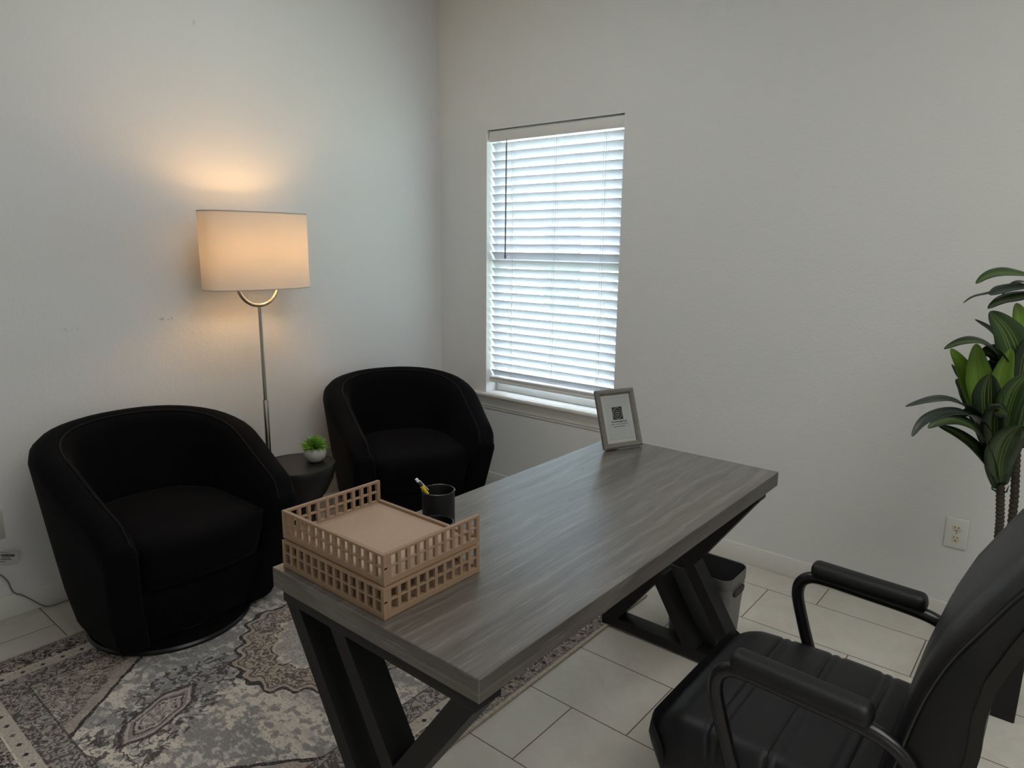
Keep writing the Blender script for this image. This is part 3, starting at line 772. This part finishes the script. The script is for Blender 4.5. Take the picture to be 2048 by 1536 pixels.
# ================================================================ wall plates and lamp cord
def outlet(loc, rz, label, holes=True):
    t_ = thing('wall_outlet' if holes else 'wall_plate', label, 'outlet', loc, rz)   # local -x faces the room
    q = MB(); q.box((-.0065, -.0395, -.0625), (0, .0395, .0625), .004, 3); q.make('cover_plate', 'plastic_white', t_)
    if holes:
        for zz in (.021, -.021):
            q = MB(); q.lathe([(.0165, 0), (.0165, .0012), (.0155, .0018)], (0, 0, 0), 28)
            bmesh.ops.transform(q.b, matrix=Matrix.Translation((-.0060, 0, zz)) @ Matrix.Rotation(-PI/2, 4, 'Y'), verts=q.b.verts)
            rc = q.make('receptacle', 'ivory', t_)
            q = MB()
            for yy_, hh in ((-.0062, .0040), (.0062, .0034)): q.box((-.0082, yy_-.0010, zz+.0045-hh), (-.0077, yy_+.0010, zz+.0045+hh))
            q.box((-.0082, -.0022, zz-.0105), (-.0077, .0022, zz-.0065)); q.make('slot', 'dark_slot', rc, smooth=False)
        q = MB(); q.lathe([(.0025, 0), (.0022, .001)], (0, 0, 0), 12); bmesh.ops.transform(q.b, matrix=Matrix.Translation((-.0062, 0, 0)) @ Matrix.Rotation(-PI/2, 4, 'Y'), verts=q.b.verts); q.make('screw', 'nickel', t_)
    return t_
outlet((XW, .279, .391), 0, 'white duplex outlet with ivory sockets, low on the right wall')
outlet((.655, YW, .390), PI/2*-1, 'blank-looking white wall plate cut off by the left edge of the photo', False)
cd = thing('power_cord', 'thin grey lamp cord drooping down the wall to the floor', 'cord', (.70, YW-.02, 0))
pts = [(.62, 3.165, .36), (.625, 3.160, .27), (.640, 3.162, .21), (.660, 3.164, .185), (.675, 3.166, .155), (.680, 3.166, .120), (.690, 3.160, .100), (.71, 3.158, .088), (.74, 3.150, .055), (.765, 3.143, .025), (.79, 3.140, .006), (.85, 3.145, .005), (.95, 3.15, .005), (1.2, 3.16, .005), (1.5, 3.155, .005), (1.65, 3.12, .006), (1.70, 3.085, .008)]
def smooth_pts(P_, it=2):
    P_ = [Vector(p) for p in P_]
    for _ in range(it):
        o_ = [P_[0]]
        for a, c_ in zip(P_, P_[1:]): o_ += [a.lerp(c_, .25), a.lerp(c_, .75)]
        P_ = o_+[P_[-1]]
    return P_
q = MB(); q.tube(smooth_pts(pts), .0026, 8); rel(q, cd, 'cable', 'cord')
q = MB(); q.box((.605, 3.155, .345), (.635, 3.1785, .375), .004); rel(q, cd, 'plug', 'plastic_white')
q = MB(); vs = [(.652, 3.158, .300), (.722, 3.165, .272), (.712, 3.163, .228), (.645, 3.156, .248)]
vv = [q.b.verts.new(p) for p in vs]+[q.b.verts.new((p[0], p[1]+.0008, p[2])) for p in vs]
for f in ((0, 1, 2, 3), (7, 6, 5, 4), (0, 4, 5, 1), (1, 5, 6, 2), (2, 6, 7, 3), (3, 7, 4, 0)): q.b.faces.new([vv[i] for i in f])
M['tag_paper'] = mat('tag_paper', (.62, .60, .58), .6)
tg = rel(q, cd, 'warning_tag', 'tag_paper', smooth=False); tg['label'] = 'white printed warning tag'
q = MB(); e1 = (Vector(vs[1])-Vector(vs[0])); e2 = Vector(vs[3])-Vector(vs[0]); o0 = Vector(vs[0])+Vector((0, -.0006, 0))
def tagmark(u0, u1, v0, v1):
    P4 = [o0+e1*a+e2*c_ for a, c_ in ((u0, v0), (u1, v0), (u1, v1), (u0, v1))]; q.b.faces.new([q.b.verts.new(p) for p in P4])
for v0, h_, a0, a1 in ((.10, .05, .1, .55), (.24, .20, .16, .80), (.50, .07, .20, .62), (.62, .07, .02, .66), (.80, .06, .12, .42)):
    u_ = a0
    while u_ < a1: l_ = random.uniform(.02, .05); tagmark(u_, min(a1, u_+l_), v0+random.uniform(0, .02), v0+h_); u_ += l_+.012
rel(q, tg, 'tag_print', 'ink', smooth=False)
for o in (bpy.data.objects['tag_print'],): o.matrix_parent_inverse = Matrix.Translation(cd.location) @ Matrix.Identity(4) if False else Matrix.Identity(4)
bpy.data.objects['tag_print'].location = cd.location*0
# tag_print was built relative to the tag's own origin
bpy.data.objects['tag_print'].data.transform(Matrix.Translation(-Vector(cd.location)))

# ================================================================ waste bin
BX0, BX1, BY0, BY1, BH = 2.285, 2.475, .862, 1.120, .303
wb = thing('waste_bin', 'grey rounded rectangular waste bin behind the desk leg', 'waste bin', ((BX0+BX1)/2, (BY0+BY1)/2, 0))
def rr(hx, hy, r, z, n=8):
    out = []
    for cx_, cy_, a0 in ((hx-r, hy-r, 0), (-hx+r, hy-r, 90), (-hx+r, -hy+r, 180), (hx-r, -hy+r, 270)):
        for k in range(n+1):
            a = math.radians(a0+90*k/n); out.append(Vector((cx_+r*math.cos(a), cy_+r*math.sin(a), z)))
    return out
hx, hy = (BX1-BX0)/2, (BY1-BY0)/2
q = MB()
V = q.grid([rr(hx*.86, hy*.86, .035, .002), rr(hx*.89, hy*.89, .037, .008), rr(hx*.94, hy*.94, .038, .16), rr(hx, hy, .04, BH-.045), rr(hx*1.0, hy*1.0, .04, BH-.042), rr(hx*1.012, hy*1.012, .041, BH-.040), rr(hx*1.015, hy*1.015, .041, BH), rr(hx*.99, hy*.99, .039, BH), rr(hx*.975, hy*.975, .038, BH-.04)], closed_v=True)
q.cap(V[0], True); q.make('bin_body', 'bin', wb, angle=40)
q = MB(); V = q.grid([rr(hx*.97, hy*.97, .038, BH-.003), rr(hx*.86, hy*.86, .033, .03)], closed_v=True); q.cap(V[1]); q.make('bin_lining', 'bin_inside', wb)
q = MB(); q.box((-.045, -hy*1.02-.004, BH-.078), (.045, -hy*.97, BH-.054), .010, 4); q.make('handle_slot', 'bin_inside', wb)

# ================================================================ office chair (faces +y)
oc = thing('office_chair', 'black leatherette office chair with looped padded arms, pulled up to the desk', 'office chair', (1.525, .36, 0))
OX, OY = 1.525, .36
def rel2(q, name, m, **k): return rel(q, oc, name, m, **k)
# seat: ribbed pad with waterfall front, profile in y-z swept across x
ribs = [.498, .372, .252]
def seat_top(y_):
    z = .470+.012*math.cos((y_-.36)*6)
    for rb in ribs: 
        for dd in (-.011, .011): z -= .0045*math.exp(-((y_-rb-dd)/.0042)**2)
    if y_ > .56: z -= ((y_-.56)/.085)**2*.050
    return z
prof = []
ys = [.125+i*(.640-.125)/110 for i in range(111)]
q = MB(); rows = []
nx = 22
for j in range(nx+1):
    f = j/nx*2-1; ax_ = OX+f*.268
    edge = max(0, (abs(f)-.80)/.20); drop = (1-math.sqrt(max(0, 1-edge**2)))*.050
    ring = []
    for y_ in ys: ring.append(Vector((ax_, y_-(1-math.sqrt(max(0, 1-edge**2)))*.05*max(0, (y_-.45)/.19), seat_top(y_)-drop+.005*(1-f*f))))
    yfr = .640-(1-math.sqrt(max(0, 1-edge**2)))*.05
    for a in (20, 50, 80, 110, 140, 165): an = math.radians(a); ring.append(Vector((ax_, yfr+.012*math.sin(an)-(0 if a < 90 else (a-90)/90*.03), .418-drop+(.046)*math.cos(an)-.012)))
    ring.append(Vector((ax_, .50, .372+drop*.3))); ring.append(Vector((ax_, .30, .375+drop*.3))); ring.append(Vector((ax_, .125, .385+drop*.3)))
    rows.append(ring)
V = q.grid(rows, closed_v=True); q.cap(V[0]); q.cap(V[-1], True)
rel2(q, 'seat', 'leather', angle=60)
q = MB(); q.box((1.30, .17, .352), (1.75, .56, .384), .01); rel2(q, 'seat_pan', 'black_tube')
# back: profile points (front y, z), thickness, width varying
bp = [(.205, .40), (.192, .47), (.168, .60), (.150, .70), (.133, .77), (.108, .84), (.075, .905), (.046, .962), (.015, 1.010), (-.022, 1.045), (-.062, 1.062)]
th = [.09, .115, .122, .116, .100, .086, .076, .070, .066, .060, .04]
q = MB(); rows = []; rowsR = []
def back_row(i, extra=0):
    y_, z_ = bp[i]; t_ = th[i]; hw = .262-(.012 if i > 7 else 0)-(.02 if i > 9 else 0)-(.02 if i == 0 else 0)
    nrm = Vector((0, -(bp[min(i+1, len(bp)-1)][1]-bp[max(i-1, 0)][1]), (bp[min(i+1, len(bp)-1)][0]-bp[max(i-1, 0)][0]))).normalized()
    ring = []
    for k in range(25):
        f = k/24*2-1; e = max(0, (abs(f)-.84)/.16); rnd = (1-math.sqrt(max(0, 1-e*e)))
        groove = .006*math.exp(-((abs(f)-.60)/.025)**2)*(1 if 1 < i < 9 else .2)
        puff = .010*(1-f*f)
        ring.append(Vector((OX+f*hw, y_, z_))+nrm*(rnd*.022+groove-puff))
    for k in range(9):
        f = 1-k/8*2; ring.append(Vector((OX+f*(hw-.004), y_, z_))+nrm*(t_-.004*(abs(f) > .9)))
    return ring
rr_ = [back_row(i) for i in range(len(bp))]
V = q.grid(rr_, closed_v=True); q.cap(V[0], True); q.cap(V[-1])
bk = rel2(q, 'backrest', 'leather', angle=50)
# grey gusset band along the rear edge and side seam cord
for sgn in (-1, 1):
    q = MB(); rows = []
    for i in range(1, 10):
        y_, z_ = bp[i]; t_ = th[i]; nrm = Vector((0, -(bp[i+1][1]-bp[i-1][1]), (bp[i+1][0]-bp[i-1][0]))).normalized()
        hw = .2655-(.012 if i > 7 else 0)
        P0 = Vector((OX+sgn*hw, y_, z_))
        rows.append([P0+nrm*(t_-.018), P0+nrm*(t_+.001)+Vector((0, 0, 0)), P0+nrm*(t_+.001)-Vector((sgn*.03, 0, 0)), P0+nrm*(t_-.018)-Vector((sgn*.01, 0, 0))])
    V = q.grid(rows, closed_v=True); q.cap(V[0]); q.cap(V[-1], True)
    rel2(q, 'gusset', 'gusset')
for sgn in (-1, 1):
    q = MB(); pts = []
    for i in range(1, 10):
        y_, z_ = bp[i]; nrm = Vector((0, -(bp[i+1][1]-bp[i-1][1]), (bp[i+1][0]-bp[i-1][0]))).normalized()
        hw = .262-(.012 if i > 7 else 0); pts.append(Vector((OX+sgn*(hw+.002), y_, z_))+nrm*.014)
    q.tube(smooth_pts(pts, 1), .0035, 6)
    rel2(q, 'piping', 'black_tube')
for sgn in (-1, 1):
    xa_ = OX+sgn*.262
    path = [(xa_-sgn*.03, .40, .36), (xa_, .425, .40), (xa_, .452, .47), (xa_, .480, .56), (xa_, .490, .60), (xa_, .486, .632), (xa_, .468, .652), (xa_, .440, .660), (xa_, .33, .655), (xa_, .215, .650), (xa_, .165, .640), (xa_, .13, .615), (xa_, .115, .57), (xa_-sgn*.02, .11, .50), (xa_-sgn*.04, .13, .40), (xa_-sgn*.05, .16, .365)]
    q = MB(); q.tube(smooth_pts(path, 2), .0155, 14); ar = rel2(q, 'armrest', 'black_tube')
    q = MB(); pr = []
    for k in range(31):
        f = (1-math.cos(PI*k/30))/2; y_ = .460-f*.266; e = max(0, (abs(f*2-1)-.86)/.14); r_ = max(.05, 1-e**2.6)**.5; pr.append((y_, r_))
    rows = []
    for y_, r_ in pr:
        row = []
        for k in range(20):
            a = 2*PI*k/20; ca, sa = math.cos(a), math.sin(a)
            row.append(Vector((xa_+math.copysign(abs(ca)**.8, ca)*.027*r_, y_, .682+math.copysign(abs(sa)**.8, sa)*.023*r_-.008*(.458-y_)/.262)))
        rows.append(row)
    V = q.grid(rows, closed_v=True); q.cap(V[0]); q.cap(V[-1], True)
    mi = Matrix.Translation(oc.location); bmesh.ops.transform(q.b, matrix=mi.inverted(), verts=q.b.verts); q.make('arm_pad', 'black_pad', ar)
q = MB(); q.lathe([(.026, .10), (.026, .24), (.020, .245), (.020, .354)], (OX, OY-.02, 0), 20); rel2(q, 'gas_column', 'black_tube')
for k in range(5):
    a = math.radians(18+72*k); d_ = Vector((math.cos(a), math.sin(a), 0)); c0 = Vector((OX, OY-.04, 0))
    q = MB(); q.tube([c0+d_*.0+Vector((0, 0, .115)), c0+d_*.12+Vector((0, 0, .105)), c0+d_*.245+Vector((0, 0, .078))], [.024, .019, .013], 10); lg_ = rel2(q, 'base_leg', 'black_tube')
    q = MB()
    for sd in (-1, 1):
        pc = c0+d_*.245+d_.cross(Vector((0, 0, 1)))*sd*.013
        q.tube([pc-d_.cross(Vector((0, 0, 1)))*.008+Vector((0, 0, .0255)), pc+d_.cross(Vector((0, 0, 1)))*.008+Vector((0, 0, .0255))], .0250, 18)
    q.tube([c0+d_*.245+Vector((0, 0, .03)), c0+d_*.245+Vector((0, 0, .08))], .006, 8)
    bmesh.ops.transform(q.b, matrix=mi.inverted(), verts=q.b.verts); q.make('caster', 'black_pad', lg_)

# ================================================================ tall potted plant
PXc, PYc = 2.655, .100
pl = thing('potted_dracaena', 'tall striped-leaf plant in a black square planter by the right wall', 'potted plant', (PXc, PYc, 0))
q = MB(); V = q.grid([rr(.100, .100, .006, .001), rr(.102, .102, .006, .24), rr(.094, .094, .006, .24), rr(.094, .094, .006, .21)], closed_v=True); q.cap(V[0], True); q.make('planter', 'planter', pl, angle=30)
q = MB(); V = q.grid([rr(.095, .095, .006, .215)]+[rr(.05, .05, .02, .222)], closed_v=True); q.cap(V[1]); q.make('soil', 'soil', pl)
P3 = lambda u, v, X_: on_x(u, v, X_)
def trunk(path):
    q = MB(); P_ = smooth_pts(path, 1); n = 120; pts = []; rad = []
    L = [0]
    for a, c_ in zip(P_, P_[1:]): L.append(L[-1]+(c_-a).length)
    for k in range(n+1):
        s_2 = L[-1]*k/n; i = max(j for j in range(len(L)) if L[j] <= s_2+1e-9); i = min(i, len(P_)-2)
        f = (s_2-L[i])/max(1e-6, L[i+1]-L[i]); pts.append(P_[i].lerp(P_[i+1], f)); rad.append(.0115 if k % 3 else .0140)
    q.tube(pts, rad, 10); return rel(q, pl, 'trunk', 'trunk')
A0 = P3(2001, 968, 2.645); B0 = P3(2034, 880, 2.71); C0 = P3(2092, 575, 2.72)
trunk([(2.635, .108, .215), (2.64, .120, .6), tuple(A0)])
trunk([(2.70, .085, .215), (2.705, .094, .65), tuple(B0)])
trunk([(2.69, .05, .215), (2.71, .045, .8), tuple(C0)])
def leaf(pts, wd, mt, side=None, peak=.45, fold=.16):
    """blade through 3D control points; wd = full width"""
    P_ = smooth_pts(pts, 3); n = len(P_)-1; q = MB(); rows = []
    view = Vector((-.9, -.1, .35)).normalized() if side is None else Vector(side).normalized()
    for i, p in enumerate(P_):
        f = i/n; tg_ = (P_[min(n, i+1)]-P_[max(0, i-1)]).normalized(); sd = tg_.cross(view).normalized(); nr = sd.cross(tg_).normalized()
        if f < peak: ww = .38+.62*math.sin(f/peak*PI/2)
        else: ww = max(.0, 1-((f-peak)/(1-peak))**1.25)
        h = wd/2*ww
        rows.append([p+sd*h*a+nr*(fold*wd*ww*(abs(a)-.5)) for a in (-1, -.6, -.25, 0, .25, .6, 1)])
    q.grid(rows, uv=True)
    o = rel(q, pl, 'leaf', mt, angle=180)
    md = o.modifiers.new('thick', 'SOLIDIFY'); md.thickness = .0008
    return o
def L(px_list, wd, mt, side=None, peak=.45):
    leaf([P3(u_, v_, X_) for u_, v_, X_ in px_list], wd, mt, side, peak)
UP = (-.25, -.1, 1); FR = (-.9, -.25, .3)
# rosette A (lowest, nearest)
L([(2000, 968, 2.66), (1975, 880, 2.60), (1945, 815, 2.50), (1901, 797, 2.40), (1860, 799, 2.32), (1811, 813, 2.26)], .062, 'leaf_grey', UP)
L([(2000, 968, 2.66), (1980, 880, 2.58), (1950, 828, 2.46), (1905, 822, 2.36), (1862, 832, 2.29), (1838, 850, 2.25), (1824, 873, 2.23)], .055, 'leaf_grey', UP)
L([(2000, 968, 2.66), (1985, 910, 2.55), (1955, 858, 2.42), (1915, 838, 2.33), (1880, 842, 2.27), (1856, 856, 2.24)], .062, 'leaf_dark', (-.6, -.2, .8))
L([(2000, 968, 2.66), (1980, 930, 2.56), (1950, 893, 2.46), (1915, 866, 2.38), (1875, 850, 2.34)], .055, 'leaf_dark', (-.7, -.2, .6))
L([(1998, 960, 2.66), (1992, 880, 2.60), (1975, 840, 2.54), (1950, 820, 2.50), (1915, 832, 2.46)], .066, 'leaf_mid', (-.7, -.2, .7))
L([(2000, 960, 2.68), (1975, 860, 2.66), (1948, 790, 2.64), (1928, 735, 2.61), (1901, 697, 2.57)], .060, 'leaf_new', FR, .6)
L([(2000, 960, 2.66), (1985, 860, 2.62), (1965, 790, 2.59), (1955, 740, 2.57), (1952, 687, 2.55)], .080, 'leaf_new', FR, .62)
L([(2002, 960, 2.66), (1998, 870, 2.62), (1995, 800, 2.60), (2005, 745, 2.58), (2023, 697, 2.55)], .066, 'leaf_new', FR, .62)
L([(2000, 965, 2.62), (1985, 880, 2.55), (1974, 820, 2.51), (1973, 780, 2.49), (1980, 748, 2.48)], .082, 'leaf_dark', FR, .66)
L([(2004, 960, 2.63), (2006, 880, 2.56), (2012, 820, 2.52), (2028, 775, 2.50), (2052, 750, 2.50)], .070, 'leaf_mid', FR, .6)
L([(2001, 972, 2.65), (1995, 930, 2.55), (2003, 895, 2.48), (2018, 868, 2.43), (2042, 852, 2.40)], .090, 'leaf_mid', FR, .5)
L([(2002, 968, 2.66), (1965, 860, 2.68), (1942, 800, 2.70), (1930, 775, 2.71), (1912, 758, 2.72)], .052, 'leaf_dark', FR, .6)
L([(2002, 968, 2.66), (2020, 900, 2.62), (2045, 860, 2.56), (2080, 850, 2.50), (2110, 870, 2.46)], .060, 'leaf_dark', UP)
L([(2000, 968, 2.65), (1990, 900, 2.56), (1985, 850, 2.50), (1990, 815, 2.46), (2015, 830, 2.40)], .075, 'leaf_dark', FR, .5)
# rosette B (behind)
L([(2035, 878, 2.71), (2030, 760, 2.66), (1995, 697, 2.56), (1955, 680, 2.48), (1920, 683, 2.43), (1888, 698, 2.40)], .060, 'leaf_dark', (-.5, -.1, 1))
L([(2035, 878, 2.71), (2030, 760, 2.68), (2005, 690, 2.62), (1985, 660, 2.58), (1950, 639, 2.54)], .050, 'leaf_dark', (-.6, -.1, .8))
L([(2035, 878, 2.71), (2042, 780, 2.66), (2034, 715, 2.60), (2015, 662, 2.57), (1979, 623, 2.54)], .098, 'leaf_mid', FR, .62)
L([(2035, 878, 2.71), (2025, 780, 2.70), (2000, 720, 2.66), (1985, 702, 2.64), (1961, 704, 2.62)], .066, 'leaf_dark', FR, .6)
L([(2035, 878, 2.71), (2020, 800, 2.66), (1998, 745, 2.62), (1975, 722, 2.60)], .080, 'leaf_grey', (-.6, -.1, .8))
L([(2035, 878, 2.71), (2030, 800, 2.68), (2015, 740, 2.66), (1995, 712, 2.64)], .090, 'leaf_dark', FR, .55)
L([(2038, 870, 2.74), (2046, 780, 2.70), (2050, 700, 2.68), (2046, 650, 2.66), (2032, 606, 2.64)], .072, 'leaf_new', FR, .62)
L([(2035, 878, 2.71), (2046, 800, 2.66), (2052, 740, 2.62), (2058, 700, 2.60), (2075, 670, 2.6)], .095, 'leaf_dark', FR, .55)
L([(2035, 878, 2.71), (2044, 850, 2.68), (2055, 800, 2.62), (2080, 770, 2.55)], .085, 'leaf_mid', FR, .5)
L([(2035, 878, 2.71), (2000, 800, 2.72), (1960, 770, 2.72), (1925, 762, 2.72), (1903, 728, 2.72)], .030, 'leaf_dark', FR, .5)
# rosette C (mostly out of frame)
L([(2092, 575, 2.72), (2060, 552, 2.64), (2030, 545, 2.56), (1995, 545, 2.50), (1970, 553, 2.46), (1952, 567, 2.43)], .052, 'leaf_mid', (-.6, -.1, .8))
L([(2092, 590, 2.72), (2050, 572, 2.62), (2010, 578, 2.54), (1975, 587, 2.48), (1945, 592, 2.44), (1926, 606, 2.42)], .018, 'leaf_grey', UP)
L([(2092, 590, 2.72), (2060, 572, 2.62), (2030, 574, 2.56), (2000, 580, 2.50), (1980, 590, 2.46)], .040, 'leaf_grey', (-.6, -.1, .8), .7)
L([(2092, 590, 2.72), (2050, 590, 2.62), (2015, 598, 2.55), (1995, 604, 2.50), (1976, 617, 2.47)], .048, 'leaf_dark', (-.6, -.1, .8))
L([(2092, 590, 2.74), (2060, 565, 2.68), (2040, 562, 2.62), (2020, 570, 2.58), (2004, 590, 2.55)], .022, 'leaf_grey', UP)
L([(2092, 590, 2.72), (2085, 500, 2.72), (2090, 440, 2.72), (2105, 400, 2.70)], .08, 'leaf_new', FR, .6)
L([(2092, 590, 2.72), (2130, 540, 2.70), (2170, 540, 2.66), (2200, 570, 2.62)], .07, 'leaf_dark', UP)
for c0_ in (A0, B0):
    q = MB()
    for k in range(3):
        a = 2.1*k; d_ = Vector((math.cos(a), math.sin(a), .5)); base = c0_-Vector((0, 0, .03))
        q.tube([base+d_*.008, base+d_*.022, base+d_*.026+Vector((0, 0, .02))], [.004, .003, .0008], 5)
    rel(q, pl, 'leaf_sheath', 'leaf_mid')
